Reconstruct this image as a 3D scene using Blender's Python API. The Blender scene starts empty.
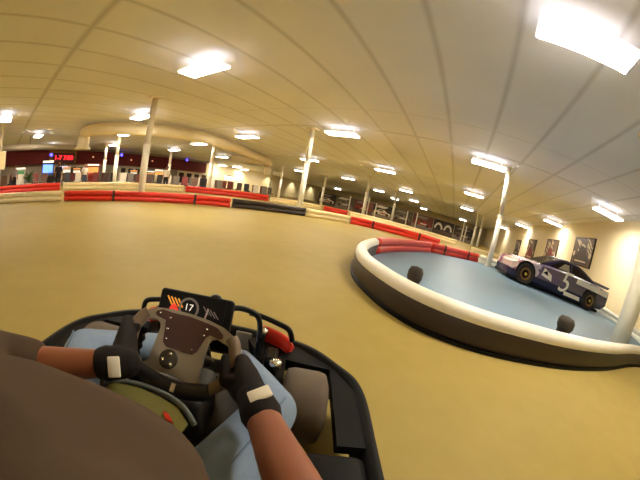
import bpy, bmesh, math, random
from mathutils import Vector, Matrix
random.seed(7)
SC = bpy.context.scene
SC.view_settings.view_transform = 'Standard'
SC.view_settings.look = 'None'
COL = SC.collection
PI = math.pi
R = math.radians

# ------------------------------------------------------------------ camera (wide action-camera lens)
CAM_H = 0.85
LENS_F, LENS_CX, LENS_CY = 283.8, 283.85, 288.9          # px per radian and optical centre, 640x480 frame
PITCH, ROLL, PSI = R(-19.2337), R(-10.0933), R(31.1233)

def ray(x, y):
    x -= LENS_CX; y -= LENS_CY
    r = math.hypot(x, y) + 1e-9; th = r / LENS_F
    d = (math.sin(th)*x/r, math.cos(th), -math.sin(th)*y/r)
    c, s = math.cos(ROLL), math.sin(ROLL); d = (c*d[0]+s*d[2], d[1], -s*d[0]+c*d[2])
    c, s = math.cos(PITCH), math.sin(PITCH); d = (d[0], c*d[1]-s*d[2], s*d[1]+c*d[2])
    c, s = math.cos(PSI), math.sin(PSI)
    return Vector((c*d[0]-s*d[1], s*d[0]+c*d[1], d[2]))
ORG = Vector((0, 0, CAM_H))
def on_z(x, y, z):
    d = ray(x, y); return ORG + d*((z-CAM_H)/d.z)
def on_x(x, y, X):
    d = ray(x, y); return ORG + d*(X/d.x)
def on_y(x, y, Y):
    d = ray(x, y); return ORG + d*(Y/d.y)

def make_camera():
    cam = bpy.data.cameras.new('Camera'); co = bpy.data.objects.new('Camera', cam); COL.objects.link(co)
    SC.camera = co
    cam.type = 'PANO'
    C = cam if hasattr(cam, 'panorama_type') else cam.cycles
    C.panorama_type = 'FISHEYE_LENS_POLYNOMIAL'
    cam.sensor_width = 36; cam.sensor_fit = 'HORIZONTAL'
    C.fisheye_fov = R(300)
    for i in range(5): setattr(C, 'fisheye_polynomial_k%d' % i, 0.0)
    C.fisheye_polynomial_k1 = -1/(LENS_F*36/640)
    cam.shift_x = (320-LENS_CX)/640; cam.shift_y = (LENS_CY-240)/480
    cam.clip_start = 0.02; cam.clip_end = 500
    # camera axes in world
    def cw(v):
        d = v
        c, s = math.cos(ROLL), math.sin(ROLL); d = (c*d[0]+s*d[2], d[1], -s*d[0]+c*d[2])
        c, s = math.cos(PITCH), math.sin(PITCH); d = (d[0], c*d[1]-s*d[2], s*d[1]+c*d[2])
        c, s = math.cos(PSI), math.sin(PSI)
        return Vector((c*d[0]-s*d[1], s*d[0]+c*d[1], d[2]))
    xr, fw, up = cw((1, 0, 0)), cw((0, 1, 0)), cw((0, 0, 1))
    m = Matrix((xr, up, -fw)).transposed().to_4x4(); m.translation = ORG
    co.matrix_world = m
make_camera()

# ------------------------------------------------------------------ materials
def lin(c):
    return tuple((v/12.92 if v <= .04045 else ((v+.055)/1.055)**2.4) for v in c)
def rgb(r, g, b):
    return lin((r/255, g/255, b/255)) + (1,)
MATS = {}
def mat(name, col, rough=.6, metal=0., var=.12, scale=8., emit=0., spec=.5, coat=0.):
    if name in MATS: return MATS[name]
    m = bpy.data.materials.new(name); m.use_nodes = True
    nt = m.node_tree; b = nt.nodes['Principled BSDF']
    b.inputs['Roughness'].default_value = rough; b.inputs['Metallic'].default_value = metal
    b.inputs['Specular IOR Level'].default_value = spec
    if coat: b.inputs['Coat Weight'].default_value = coat
    c = rgb(*col)
    if emit:
        b.inputs['Base Color'].default_value = c
        b.inputs['Emission Color'].default_value = c; b.inputs['Emission Strength'].default_value = emit
    else:
        tc = nt.nodes.new('ShaderNodeTexCoord'); nz = nt.nodes.new('ShaderNodeTexNoise')
        nz.inputs['Scale'].default_value = scale; nz.inputs['Detail'].default_value = 4
        nt.links.new(tc.outputs['Object'], nz.inputs['Vector'])
        mx = nt.nodes.new('ShaderNodeMix'); mx.data_type = 'RGBA'
        mx.inputs[6].default_value = tuple(v*(1-var) for v in c[:3])+(1,)
        mx.inputs[7].default_value = tuple(min(1, v*(1+var)) for v in c[:3])+(1,)
        nt.links.new(nz.outputs['Fac'], mx.inputs[0]); nt.links.new(mx.outputs[2], b.inputs['Base Color'])
    MATS[name] = m
    return m

# ------------------------------------------------------------------ object helpers
def setp(o, label=None, cat=None, group=None, kind=None):
    if label: o['label'] = label
    if cat: o['category'] = cat
    if group: o['group'] = group
    if kind: o['kind'] = kind
    return o
def obj(name, bm, m, parent=None, loc=None, smooth=False, rot=None):
    me = bpy.data.meshes.new(name)
    bmesh.ops.recalc_face_normals(bm, faces=bm.faces)
    if smooth:
        for f in bm.faces: f.smooth = True
    bm.to_mesh(me); bm.free()
    for mm in (m if isinstance(m, (list, tuple)) else [m]): me.materials.append(mm)
    o = bpy.data.objects.new(name, me); COL.objects.link(o)
    if parent: o.parent = parent
    if loc: o.location = loc
    if rot: o.rotation_euler = rot
    return o
def thing(name, label, cat, loc=(0, 0, 0), rotz=0, group=None):
    o = bpy.data.objects.new(name, None); COL.objects.link(o); o.empty_display_size = .2
    o.location = loc; o.rotation_euler = (0, 0, rotz)
    return setp(o, label, cat, group)
def struct(name, bm, m, smooth=False):
    o = obj(name, bm, m, smooth=smooth); o['kind'] = 'structure'; return o
def NB(): return bmesh.new()
def box(bm, c, s, M=None, bev=0, seg=2):
    r = bmesh.ops.create_cube(bm, size=1)
    vs = r['verts']
    bmesh.ops.scale(bm, vec=s, verts=vs)
    if bev:
        es = {e for v in vs for e in v.link_edges}
        q = bmesh.ops.bevel(bm, geom=list(es), offset=bev, segments=seg, affect='EDGES', profile=.5)
        vs = list({v for f in q['faces'] for v in f.verts} | {v for v in vs if v.is_valid})
        # gather whole island
        seen = set(vs); st = list(vs)
        while st:
            v = st.pop()
            for e in v.link_edges:
                w = e.other_vert(v)
                if w not in seen: seen.add(w); st.append(w)
        vs = list(seen)
    if M is not None: bmesh.ops.transform(bm, matrix=M, verts=vs)
    bmesh.ops.translate(bm, vec=c, verts=vs)
    return bm
def prism(bm, pts, axis, a, b):
    """closed polygon pts (2D) extruded along axis 'x','y','z' between a and b"""
    def P(p, t):
        return {'x': (t, p[0], p[1]), 'y': (p[0], t, p[1]), 'z': (p[0], p[1], t)}[axis]
    v0 = [bm.verts.new(P(p, a)) for p in pts]; v1 = [bm.verts.new(P(p, b)) for p in pts]
    n = len(pts)
    bm.faces.new(v0); bm.faces.new(v1[::-1])
    for i in range(n):
        bm.faces.new((v0[i], v0[(i+1) % n], v1[(i+1) % n], v1[i]))
    return bm
def smooth_path(pts, n=6, closed=False):
    pts = [Vector(p) for p in pts]; out = []
    L = len(pts); rng = range(L if closed else L-1)
    for i in rng:
        if closed: p0, p1, p2, p3 = pts[(i-1) % L], pts[i], pts[(i+1) % L], pts[(i+2) % L]
        else: p0, p1, p2, p3 = pts[max(i-1, 0)], pts[i], pts[i+1], pts[min(i+2, L-1)]
        for k in range(n):
            t = k/n
            out.append(.5*((2*p1)+(p2-p0)*t+(2*p0-5*p1+4*p2-p3)*t*t+(3*p1-p0-3*p2+p3)*t**3))
    if not closed: out.append(pts[-1])
    return out
def sweep(bm, path, prof, closed=False, up=(0, 0, 1)):
    """sweep a closed 2D profile (side, up) along a path"""
    up = Vector(up); rings = []
    n = len(path)
    for i, p in enumerate(path):
        p = Vector(p)
        a = Vector(path[(i-1) % n] if closed else path[max(i-1, 0)]); b = Vector(path[(i+1) % n] if closed else path[min(i+1, n-1)])
        t = (b-a).normalized()
        u = up
        if abs(t.dot(u)) > .95: u = Vector((1, 0, 0)) if abs(t.x) < .9 else Vector((0, 1, 0))
        s = t.cross(u).normalized(); w = s.cross(t).normalized()
        rings.append([bm.verts.new(p + s*q[0] + w*q[1]) for q in prof])
    m = len(prof)
    for i in range(n if closed else n-1):
        A, B = rings[i], rings[(i+1) % n]
        for j in range(m):
            bm.faces.new((A[j], A[(j+1) % m], B[(j+1) % m], B[j]))
    if not closed:
        bm.faces.new(rings[0]); bm.faces.new(rings[-1][::-1])
    return bm
def circ(r, n=10, cx=0, cy=0):
    return [(cx+r*math.cos(2*PI*i/n), cy+r*math.sin(2*PI*i/n)) for i in range(n)]
def tube(bm, path, r, n=10, closed=False):
    return sweep(bm, path, circ(r, n), closed)
def lathe(bm, prof, c=(0, 0, 0), axis='z', n=24):
    """prof: list of (radius, height); closed if the ends have radius 0"""
    rings = []
    for r, hgt in prof:
        if r < 1e-6:
            p = {'z': (0, 0, hgt), 'x': (hgt, 0, 0), 'y': (0, hgt, 0)}[axis]
            rings.append([bm.verts.new(Vector(c)+Vector(p))]); continue
        ring = []
        for i in range(n):
            a = 2*PI*i/n; x, y = r*math.cos(a), r*math.sin(a)
            p = {'z': (x, y, hgt), 'x': (hgt, x, y), 'y': (y, hgt, x)}[axis]
            ring.append(bm.verts.new(Vector(c)+Vector(p)))
        rings.append(ring)
    for A, B in zip(rings, rings[1:]):
        for i in range(n):
            if len(A) == 1 and len(B) == 1: continue
            if len(A) == 1: bm.faces.new((A[0], B[i], B[(i+1) % n]))
            elif len(B) == 1: bm.faces.new((A[i], B[0], A[(i+1) % n]))
            else: bm.faces.new((A[i], A[(i+1) % n], B[(i+1) % n], B[i]))
    return bm
def loft(bm, rings):
    """rings: list of lists of points, same count; capped"""
    V = [[bm.verts.new(p) for p in r] for r in rings]; n = len(V[0])
    for A, B in zip(V, V[1:]):
        for j in range(n): bm.faces.new((A[j], A[(j+1) % n], B[(j+1) % n], B[j]))
    bm.faces.new(V[0]); bm.faces.new(V[-1][::-1])
    return bm
def ell(c, rx, ry, n=16, tilt=0.0):
    """horizontal ellipse ring (superellipse) around c"""
    out = []
    for i in range(n):
        a = 2*PI*i/n; ca, sa = math.cos(a), math.sin(a)
        x = rx*math.copysign(abs(ca)**.8, ca); y = ry*math.copysign(abs(sa)**.8, sa)
        out.append(Vector(c)+Vector((x, y*math.cos(tilt), y*math.sin(tilt))))
    return out
def capsule(bm, p0, r0, p1, r1, n=14):
    p0, p1 = Vector(p0), Vector(p1); d = p1-p0; L = d.length
    q = Vector((0, 0, 1)).rotation_difference(d if L > 1e-6 else Vector((0, 0, 1)))
    prof = [(0, -r0)]
    for a in (-60, -30, 0): prof.append((r0*math.cos(R(a)), r0*math.sin(R(a))))
    for a in (0, 30, 60): prof.append((r1*math.cos(R(a)), L+r1*math.sin(R(a))))
    prof.append((0, L+r1))
    b2 = bmesh.new(); lathe(b2, prof, n=n)
    bmesh.ops.transform(b2, matrix=Matrix.Translation(p0) @ q.to_matrix().to_4x4(), verts=b2.verts)
    me = bpy.data.meshes.new('tmp'); b2.to_mesh(me); b2.free(); bm.from_mesh(me); bpy.data.meshes.remove(me)
    return bm
def chain(bm, pts):
    """pts: list of ((x,y,z), r)"""
    for (a, ra), (b, rb) in zip(pts, pts[1:]): capsule(bm, a, ra, b, rb)
    return bm
def ellipsoid(bm, c, s, M=None):
    r = bmesh.ops.create_uvsphere(bm, u_segments=20, v_segments=12, radius=1)
    bmesh.ops.scale(bm, vec=s, verts=r['verts'])
    if M is not None: bmesh.ops.transform(bm, matrix=M, verts=r['verts'])
    bmesh.ops.translate(bm, vec=c, verts=r['verts'])
    return bm
def organic(o, voxel, it=6, f=.5):
    m = o.modifiers.new('skin', 'REMESH'); m.mode = 'VOXEL'; m.voxel_size = voxel; m.use_smooth_shade = True
    s = o.modifiers.new('soft', 'SMOOTH'); s.factor = f; s.iterations = it
    return o
def text(name, body, size, m, parent, loc, rot, ext=.002, align='CENTER', shear=0):
    c = bpy.data.curves.new(name, 'FONT'); c.body = body; c.size = size; c.extrude = ext
    c.align_x = align; c.align_y = 'CENTER'; c.shear = shear; c.resolution_u = 3
    c.materials.append(m)
    f = bpy.data.objects.new(name+'_font', c); COL.objects.link(f)
    dg = bpy.context.evaluated_depsgraph_get(); dg.update()
    me = bpy.data.meshes.new_from_object(f.evaluated_get(dg)); me.name = name
    bpy.data.objects.remove(f); bpy.data.curves.remove(c)
    if not me.materials: me.materials.append(m)
    o = bpy.data.objects.new(name, me); COL.objects.link(o); o.parent = parent
    o.location = loc; o.rotation_euler = rot
    return o
def dup(root, loc=None, rotz=None, label=None):
    r = root.copy(); COL.objects.link(r)
    if loc is not None: r.location = loc
    if rotz is not None: r.rotation_euler = (0, 0, rotz)
    if label: r['label'] = label
    for ch in list(root.children):
        c = ch.copy(); COL.objects.link(c); c.parent = r
        for g in list(ch.children):
            d = g.copy(); COL.objects.link(d); d.parent = c
    return r

# ------------------------------------------------------------------ palette
WHITE = mat('white_paint', (236, 226, 205), .45)
CREAM = mat('cream_plastic', (238, 220, 168), .4)
WRAIL = mat('white_plastic', (244, 238, 220), .35, var=.05)
RED = mat('red_plastic', (206, 42, 24), .35, var=.1)
BLACKB = mat('black_rubber_belt', (46, 36, 32), .42, var=.25, scale=3)
BLACK = mat('black_plastic', (10, 9, 8), .55, var=.2, spec=.15)
BLACKM = mat('black_metal', (16, 15, 15), .3, metal=.4)
RUBBER = mat('tyre_rubber', (38, 34, 32), .75)
DUSTY = mat('dusty_tyre_rubber', (98, 84, 70), .8, var=.2, scale=14)
CHROME = mat('chrome', (230, 226, 220), .15, metal=1.)
SHIRT = mat('brown_grey_cotton', (80, 65, 52), .95, var=.06, scale=60, spec=.1)
SKIN = mat('brown_skin', (142, 82, 52), .55, var=.08, scale=20)
JEANS = mat('faded_blue_denim', (134, 152, 176), .9, var=.1, scale=90, spec=.1)
GLOVE = mat('black_glove_fabric', (34, 29, 28), .85, var=.15, scale=60, spec=.2)
PATCHW = mat('white_patch', (238, 230, 212), .7, var=.05)
OLIVE = mat('olive_fabric', (116, 110, 54), .85, var=.08, scale=50)
GUN = mat('gunmetal_plate', (146, 136, 122), .34, metal=.35, var=.06)
MAROON = mat('dark_maroon_panel', (66, 32, 30), .5)
GRIP = mat('worn_grip_leather', (120, 100, 78), .6, var=.1, scale=40)

# ------------------------------------------------------------------ the hall
CEIL = 4.05
XL, XR, YB, YF = -36., 8., -24., 72.

def floor_material():
    m = bpy.data.materials.new('polished_concrete'); m.use_nodes = True; nt = m.node_tree; b = nt.nodes['Principled BSDF']
    tc = nt.nodes.new('ShaderNodeTexCoord')
    n1 = nt.nodes.new('ShaderNodeTexNoise'); n1.inputs['Scale'].default_value = .45; n1.inputs['Detail'].default_value = 5
    n2 = nt.nodes.new('ShaderNodeTexNoise'); n2.inputs['Scale'].default_value = 5; n2.inputs['Detail'].default_value = 6
    for n in (n1, n2): nt.links.new(tc.outputs['Object'], n.inputs['Vector'])
    ad = nt.nodes.new('ShaderNodeMath'); ad.operation = 'MULTIPLY_ADD'; ad.inputs[1].default_value = .35
    nt.links.new(n2.outputs['Fac'], ad.inputs[0]); nt.links.new(n1.outputs['Fac'], ad.inputs[2])
    rp = nt.nodes.new('ShaderNodeValToRGB')
    rp.color_ramp.elements[0].position = .45; rp.color_ramp.elements[0].color = rgb(156, 136, 72)
    rp.color_ramp.elements[1].position = .9; rp.color_ramp.elements[1].color = rgb(172, 150, 84)
    nt.links.new(ad.outputs[0], rp.inputs[0]); nt.links.new(rp.outputs[0], b.inputs['Base Color'])
    b.inputs['Roughness'].default_value = .55; b.inputs['Specular IOR Level'].default_value = .12
    return m
def ceiling_material():
    """insulated ceiling panels: seams every 1.35 m, a heavier joint every 9.6 m across"""
    m = bpy.data.materials.new('ceiling_panels'); m.use_nodes = True; nt = m.node_tree; b = nt.nodes['Principled BSDF']
    tc = nt.nodes.new('ShaderNodeTexCoord'); sp = nt.nodes.new('ShaderNodeSeparateXYZ'); nt.links.new(tc.outputs['Object'], sp.inputs[0])
    def M(op, a, bb, c=None):
        n = nt.nodes.new('ShaderNodeMath'); n.operation = op
        for i, v in enumerate((a, bb, c)):
            if v is None: continue
            if isinstance(v, (int, float)): n.inputs[i].default_value = v
            else: nt.links.new(v, n.inputs[i])
        return n.outputs[0]
    def seam(sock, period, off, w):
        t = M('DIVIDE', M('SUBTRACT', sock, off), period)
        fr = M('ABSOLUTE', M('SUBTRACT', M('FRACT', M('ADD', t, 1000.5), 0.), .5), 0.)
        k = nt.nodes.new('ShaderNodeMapRange'); k.inputs[1].default_value = 0; k.inputs[2].default_value = w/period
        k.inputs[3].default_value = 1; k.inputs[4].default_value = 0
        nt.links.new(fr, k.inputs[0]); return k.outputs[0]
    s1 = M('MULTIPLY', seam(sp.outputs[0], 1.352, -.68, .09), .3)
    s2 = M('MULTIPLY', seam(sp.outputs[1], 9.6, 10.8, .12), .36)
    s3 = M('MULTIPLY', seam(sp.outputs[1], 9.6, 8.48, .05), .2)
    tot = M('MAXIMUM', M('MAXIMUM', s1, s2), s3)
    nz = nt.nodes.new('ShaderNodeTexNoise'); nz.inputs['Scale'].default_value = .5; nz.inputs['Detail'].default_value = 5
    nt.links.new(tc.outputs['Object'], nz.inputs['Vector'])
    base = nt.nodes.new('ShaderNodeMix'); base.data_type = 'RGBA'
    base.inputs[6].default_value = rgb(232, 232, 238); base.inputs[7].default_value = rgb(246, 246, 252)
    nt.links.new(nz.outputs['Fac'], base.inputs[0])
    mx = nt.nodes.new('ShaderNodeMix'); mx.data_type = 'RGBA'; mx.inputs[7].default_value = rgb(70, 60, 46)
    nt.links.new(base.outputs[2], mx.inputs[6]); nt.links.new(tot, mx.inputs[0])
    nt.links.new(mx.outputs[2], b.inputs['Base Color']); b.inputs['Roughness'].default_value = .85
    return m
WALLM = mat('cream_wall_paint', (232, 218, 182), .8, var=.05, scale=1)
DARKRED = mat('dark_red_wall_paint', (104, 26, 26), .8, var=.1, scale=1)
GREYW = mat('far_wall_paint', (214, 196, 150), .85, var=.08, scale=.5)
T = .3
bm = NB(); box(bm, ((XL+XR)/2, (YB+YF)/2, -.1), (XR-XL+2*T, YF-YB+2*T, .2)); struct('floor', bm, floor_material())
bm = NB(); box(bm, ((XL+XR)/2, (YB+YF)/2, CEIL+.1), (XR-XL+2*T, YF-YB+2*T, .2)); struct('ceiling', bm, ceiling_material())
bm = NB(); box(bm, (XR+T/2, (YB+YF)/2, CEIL/2), (T, YF-YB, CEIL)); struct('wall_right', bm, WALLM)
bm = NB(); box(bm, (XL-T/2, (YB+YF)/2, CEIL/2), (T, YF-YB, CEIL)); struct('wall_left', bm, WALLM)
bm = NB(); box(bm, ((XL+XR)/2, YF+T/2, CEIL/2), (XR-XL, T, CEIL)); struct('wall_far', bm, GREYW)
bm = NB(); box(bm, ((XL+XR)/2, YB-T/2, CEIL/2), (XR-XL, T, CEIL)); struct('wall_back', bm, WALLM)
# dark red upper band of the lobby side with a pale ledge under it
YS = on_x(207, 163, XL+.9).y; YC, YL = (YS-24)/2, YS+24
bm = NB(); box(bm, (XL+.45, YC, 3.0), (.9, YL, 1.55)); struct('wall_lobby', bm, DARKRED)
bm = NB(); box(bm, (XL+.55, YC, 3.92), (1.1, YL, .26)); struct('trim_1', bm, mat('grey_trim', (150, 140, 128), .7))
bm = NB(); box(bm, (XL+.02, YC, 1.1), (.04, YL, 2.2)); struct('wall_lobby_lower', bm, mat('pale_lobby_paint', (158, 146, 132), .8))
ya, yb = on_x(49, 160, XL+.93).y, on_x(76, 160, XL+.93).y
bm = NB(); box(bm, (XL+.93, (ya+yb)/2, 3.0), (.06, yb-ya, 1.5)); struct('trim_2', bm, mat('tan_sign_board', (146, 104, 46), .8))

# painted blue infield
RING = [(-1.42, 5.5), (-1.30, 4.3), (-1.0, 3.42), (-.63, 2.86), (-.2, 2.48), (.23, 2.38), (.77, 2.5), (1.62, 2.88), (2.7, 3.55), (3.8, 4.35), (4.9, 5.0), (6.1, 5.5),
        (7.1, 6.6), (7.45, 8.6), (7.35, 11.4), (6.4, 12.9), (4.6, 13.15), (3.0, 12.95), (1.6, 12.3), (.75, 11.3), (.05, 10.4), (-.6, 9.4), (-1.05, 7.9), (-1.35, 6.5)]
ringp = smooth_path([(x, y, 0) for x, y in RING], 6, closed=True)
bm = NB(); prism(bm, [(p.x, p.y) for p in ringp], 'z', .0, .008)
struct('floor_infield', bm, mat('blue_floor_paint', (110, 138, 158), .45, var=.06, scale=1.2, spec=.3))

# ------------------------------------------------------------------ barriers
def cum(path):
    L = [0]
    for a, b in zip(path, path[1:]): L.append(L[-1]+(b-a).length)
    return L
def offset_path(path, d):
    out = []
    for i, p in enumerate(path):
        a = path[max(i-1, 0)]; b = path[min(i+1, len(path)-1)]; t = (b-a).normalized()
        out.append(p + Vector((t.y, -t.x, 0))*d)
    return out
STRAP = mat('black_strap', (30, 26, 24), .6)
def two_tube(name, label, path, m, group, hgt=.34, straps=0):
    """one section of kart barrier: an upper and a lower plastic tube, tied with straps"""
    path = [p.copy() for p in path]
    path[0] += (path[1]-path[0])*.3; path[-1] += (path[-2]-path[-1])*.3
    c = path[len(path)//2]
    t = thing(name, label, 'barrier', (c.x, c.y, 0), 0, group)
    lp = [p-Vector((c.x, c.y, 0)) for p in path]
    r = hgt/4
    for nm, z in (('lower_tube', r), ('upper_tube', 3*r)):
        bm = NB(); sweep(bm, [p+Vector((0, 0, z)) for p in lp], [(x, y) for x, y in [(r*1.05*math.copysign(abs(math.cos(a))**.7, math.cos(a)), r*math.copysign(abs(math.sin(a))**.7, math.sin(a))) for a in [2*PI*k/14 for k in range(14)]]])
        obj(nm, bm, m, t, smooth=True)
    for k in range(straps):
        i = int((k+.5)/straps*(len(lp)-1)); i = max(1, min(len(lp)-2, i))
        tg = (lp[i+1]-lp[i-1]).normalized()
        bm = NB(); box(bm, lp[i]+Vector((0, 0, hgt/2)), (.09, 2*r*1.16, hgt*1.04), Matrix.Rotation(math.atan2(tg.y, tg.x), 4, 'Z'), .02)
        obj('strap', bm, STRAP, t)
    return t
# near side of the blue infield: black belt face under a white rail
i0, i1 = 0, 6*12
near = [p.copy() for p in ringp[i0:i1+1]]
near[0] += (near[1]-near[0])*.5; near[-1] += (near[-2]-near[-1])*.5
c = near[30]
t = thing('infield_barrier', 'long curved barrier with black rubber face and thick white top rail round the blue floor', 'barrier', (c.x, c.y, 0))
lp = [p-Vector((c.x, c.y, 0)) for p in near]
RH = .33
bm = NB(); sweep(bm, lp, [(-.07, .02), (.07, .02), (.085, .05), (.08, .22), (.06, .26), (-.06, .26), (-.08, .22), (-.07, .1)]); obj('rubber_face', bm, BLACKB, t, smooth=True)
bm = NB(); tube(bm, [p+Vector((0, 0, RH-.08)) for p in lp], .085, 16); obj('white_rail', bm, WRAIL, t, smooth=True)
bm = NB(); sweep(bm, lp, [(.06, .0), (.105, .0), (.105, .03), (.06, .045)]); obj('base_lip', bm, BLACK, t)
# rest of the infield ring
far_ring = ringp[i1:] + [ringp[0]]
cl = cum(far_ring); tot = cl[-1]
nR = len(ringp)
iw0, iw1 = i1, 6*18+2
two_tube('infield_barrier_section', 'white double-tube barrier along the cream wall behind the thick white column', ringp[iw0:6*14+4], WRAIL, 'double-tube rails round the blue floor', RH, 0)
two_tube('infield_barrier_section', 'white double-tube barrier behind the race car, joining the red rail', ringp[6*14+3:iw1+1], WRAIL, 'double-tube rails round the blue floor', RH, 0)
two_tube('infield_barrier_section', 'red double-tube barrier along the far edge of the blue floor', ringp[iw1:6*21+1], RED, 'double-tube rails round the blue floor', RH, 2)
two_tube('infield_barrier_section', 'red double-tube barrier at the narrow end of the blue floor, meeting the white rail', ringp[6*21:]+[ringp[0]], RED, 'double-tube rails round the blue floor', RH, 0)

# track edge barrier beyond the tan floor
FB = smooth_path([(-14.5, -3.5, 0), (-12.4, -.6, 0), (-10.75, 1.8, 0), (-9.65, 3.7, 0), (-8.85, 5.2, 0), (-8.15, 6.6, 0), (-7.35, 7.9, 0), (-6.6, 9.2, 0), (-5.75, 10.8, 0), (-4.75, 12.3, 0), (-3.7, 13.0, 0), (-2.6, 13.4, 0), (-1.5, 13.55, 0), (-.5, 13.7, 0)], 10)
def proj_x(p):
    # image column of a world point (only used to find where a colour changes along a rail)
    best = None
    for x in range(0, 641, 2):
        d = ray(x, 205); a = math.atan2(d.x, d.y)
        e = abs(a-math.atan2(p.x, p.y))
        if best is None or e < best[0]: best = (e, x)
    return best[1]
def cut(path, xs):
    cols = [proj_x(p) for p in path]; out = []; k = 0
    for x in xs:
        j = k+1
        while j < len(path)-1 and cols[j] < x: j += 1
        out.append(path[k:j+1]); k = j
    out.append(path[k:]); return [q for q in out if len(q) > 2]
names = [('cream near track barrier section, nearest the orange red stretch below the LED sign', CREAM), ('bright red near track barrier section below the tall white column', RED),
         ('black near track barrier section between the red and the cream ones', BLACKB), ('short cream near track barrier section right after the black one', CREAM), ('red near track barrier section curving towards the blue floor', RED)]
for sec, (lb, m) in zip(cut(FB, [58, 228, 305, 352]), names):
    two_tube('track_barrier_section', lb, sec, m, 'near track barrier', .35, 2 if m is RED else 0)
BB = smooth_path([(-19.5, -3, 0), (-19., 1, 0), (-18.4, 4.5, 0), (-17.8, 8, 0), (-17, 10.8, 0), (-15.8, 13, 0), (-14, 15.3, 0), (-12.2, 17.5, 0), (-10, 19.4, 0), (-7, 21.0, 0), (-4, 21.6, 0), (0.5, 21.8, 0)], 10)
names = [('red back row barrier section at the lobby end', RED), ('cream back row barrier section behind the tall white column', CREAM), ('red back row barrier section before the cream wall', RED),
         ('cream back row barrier section far across the hall', CREAM), ('short red back row barrier section below the first murals', RED), ('cream back row barrier section running towards the blue floor', CREAM)]
for k, (sec, (lb, m)) in enumerate(zip(cut(BB, [60, 182, 265, 321, 347]), names)):
    two_tube('track_barrier_section', lb, sec, m, 'back row track barrier', .46 if k < 3 else .36, 0)
CB = smooth_path([(1.2, 17, 0), (4, 18, 0), (7.6, 18.5, 0)], 6)
two_tube('track_barrier_section', 'cream barrier piece in front of the smallest wall poster', CB, CREAM, None, .4, 0)

# short dark posts standing inside the blue infield
for (px, py), lb in (((414.5, 277), 'short dark rubber post behind the white rail at its tightest bend'), ((565, 326), 'short dark rubber post behind the white rail in front of the race car')):
    q = on_z(px, py, .36); d = Vector((q.x, q.y, 0)); d *= (d.length+(.19 if px < 500 else .26))/d.length
    t = thing('rubber_post', lb, 'post', d)
    s = 1 if px < 500 else 1.5
    bm = NB(); lathe(bm, [(0, .008), (.12*s, .008), (.12*s, .03), (.07*s, .06), (.06*s, .3), (0, .3)]); obj('base', bm, RUBBER, t, smooth=True)
    bm = NB(); lathe(bm, [(0, .28), (.062*s, .28), (.078*s, .32), (.078*s, .38), (.06*s, .42), (0, .435)]); obj('cap', bm, mat('post_cap_rubber', (54, 44, 32), .8), t, smooth=True)

# ------------------------------------------------------------------ columns
def column(x, y, label, r=.12, wrap=2.4, lean=0):
    t = thing('support_column', label, 'column', (x, y, 0), 0, 'white columns holding the ceiling'); t['kind'] = 'thing'
    bm = NB(); lathe(bm, [(0, wrap), (r*.86, wrap), (r*.86, CEIL-.06), (0, CEIL-.06)], n=20); obj('pole', bm, WHITE, t, smooth=True)
    bm = NB(); lathe(bm, [(0, .02), (r, .02), (r, wrap), (0, wrap)], n=20); obj('padded_wrap', bm, WRAIL, t, smooth=True)
    bm = NB(); lathe(bm, [(0, wrap-.03), (r*1.25, wrap-.03), (r*1.25, wrap+.03), (0, wrap+.03)], n=20); obj('collar', bm, WHITE, t)
    bm = NB(); box(bm, (0, 0, CEIL-.03), (r*3.2, r*3.2, .06)); obj('top_plate', bm, WHITE, t)
    bm = NB(); lathe(bm, [(0, 0), (r*1.3, 0), (r*1.3, .05), (0, .05)], n=20); obj('base_plate', bm, WHITE, t)
    return t
column(1.72, 11.75, 'white column at the far corner of the blue floor, left of the race car', .105, 2.0)
column(3.93, 5.02, 'thick white column standing just inside the white rail in front of the race car', .2, 2.6)
column(-6.75, 11.25, 'white column behind the black barrier section', .13)
column(-10.2, 5.3, 'tallest white column, close behind the bright red barrier', .14, 2.15)
column(-19.7, -.4, 'white column carrying a square board near the lobby', .17)
column(-20.8, 8.35, 'thin white column beside the tallest one on its lobby side', .16)
column(-17.3, 14.8, 'white column where the dark red wall band ends', .17)
far_cols = [((107, 145), 29.6), ((171, 155), 32), ((283, 168), 36), ((272, 173), 46), ((325, 182), 38), ((351, 196), 52), ((370, 178), 28.5), ((370, 197), 44), ((377, 203), 50), ((396, 198), 50), ((408, 212), 58), ((418, 213), 56), ((465, 221), 62), ((477, 222), 50), ((484, 216), 38), ((467, 226), 66)]
flab = ['white column in front of the white arcade doors', 'slim white column under the blue spot on the red band', 'slim column against the brightly lit cream wall', 'faint column beside the duct elbow on the cream wall',
        'white column with a light at its top, at the cream wall corner', 'white column before the first far mural', 'tallest of the far columns before the red car mural', 'thin column close beside the tallest far column',
        'thin far column between two murals', 'white column in front of the grey car mural', 'thin column at the end of the far red barrier', 'white column just past the far red barrier end', 'faintest of the four columns bunched before the far wall',
        'second of the four columns bunched before the far wall', 'front one of the four columns bunched before the far wall', 'hindmost column deep at the far wall']
def banner_post(x, y, z1, label):
    t = thing('white_post', label, 'post', (x, y, 0), 0, 'white posts in front of the far murals')
    bm = NB(); lathe(bm, [(0, .03), (.085, .03), (.085, z1-.04), (0, z1-.04)], n=14); obj('post', bm, WHITE, t, smooth=True)
    bm = NB(); lathe(bm, [(0, z1-.04), (.12, z1-.04), (.12, z1), (0, z1)], n=14); obj('cap', bm, WHITE, t)
    bm = NB(); lathe(bm, [(0, 0), (.2, 0), (.2, .03), (0, .03)], n=14); obj('base_plate', bm, WHITE, t)
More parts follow.
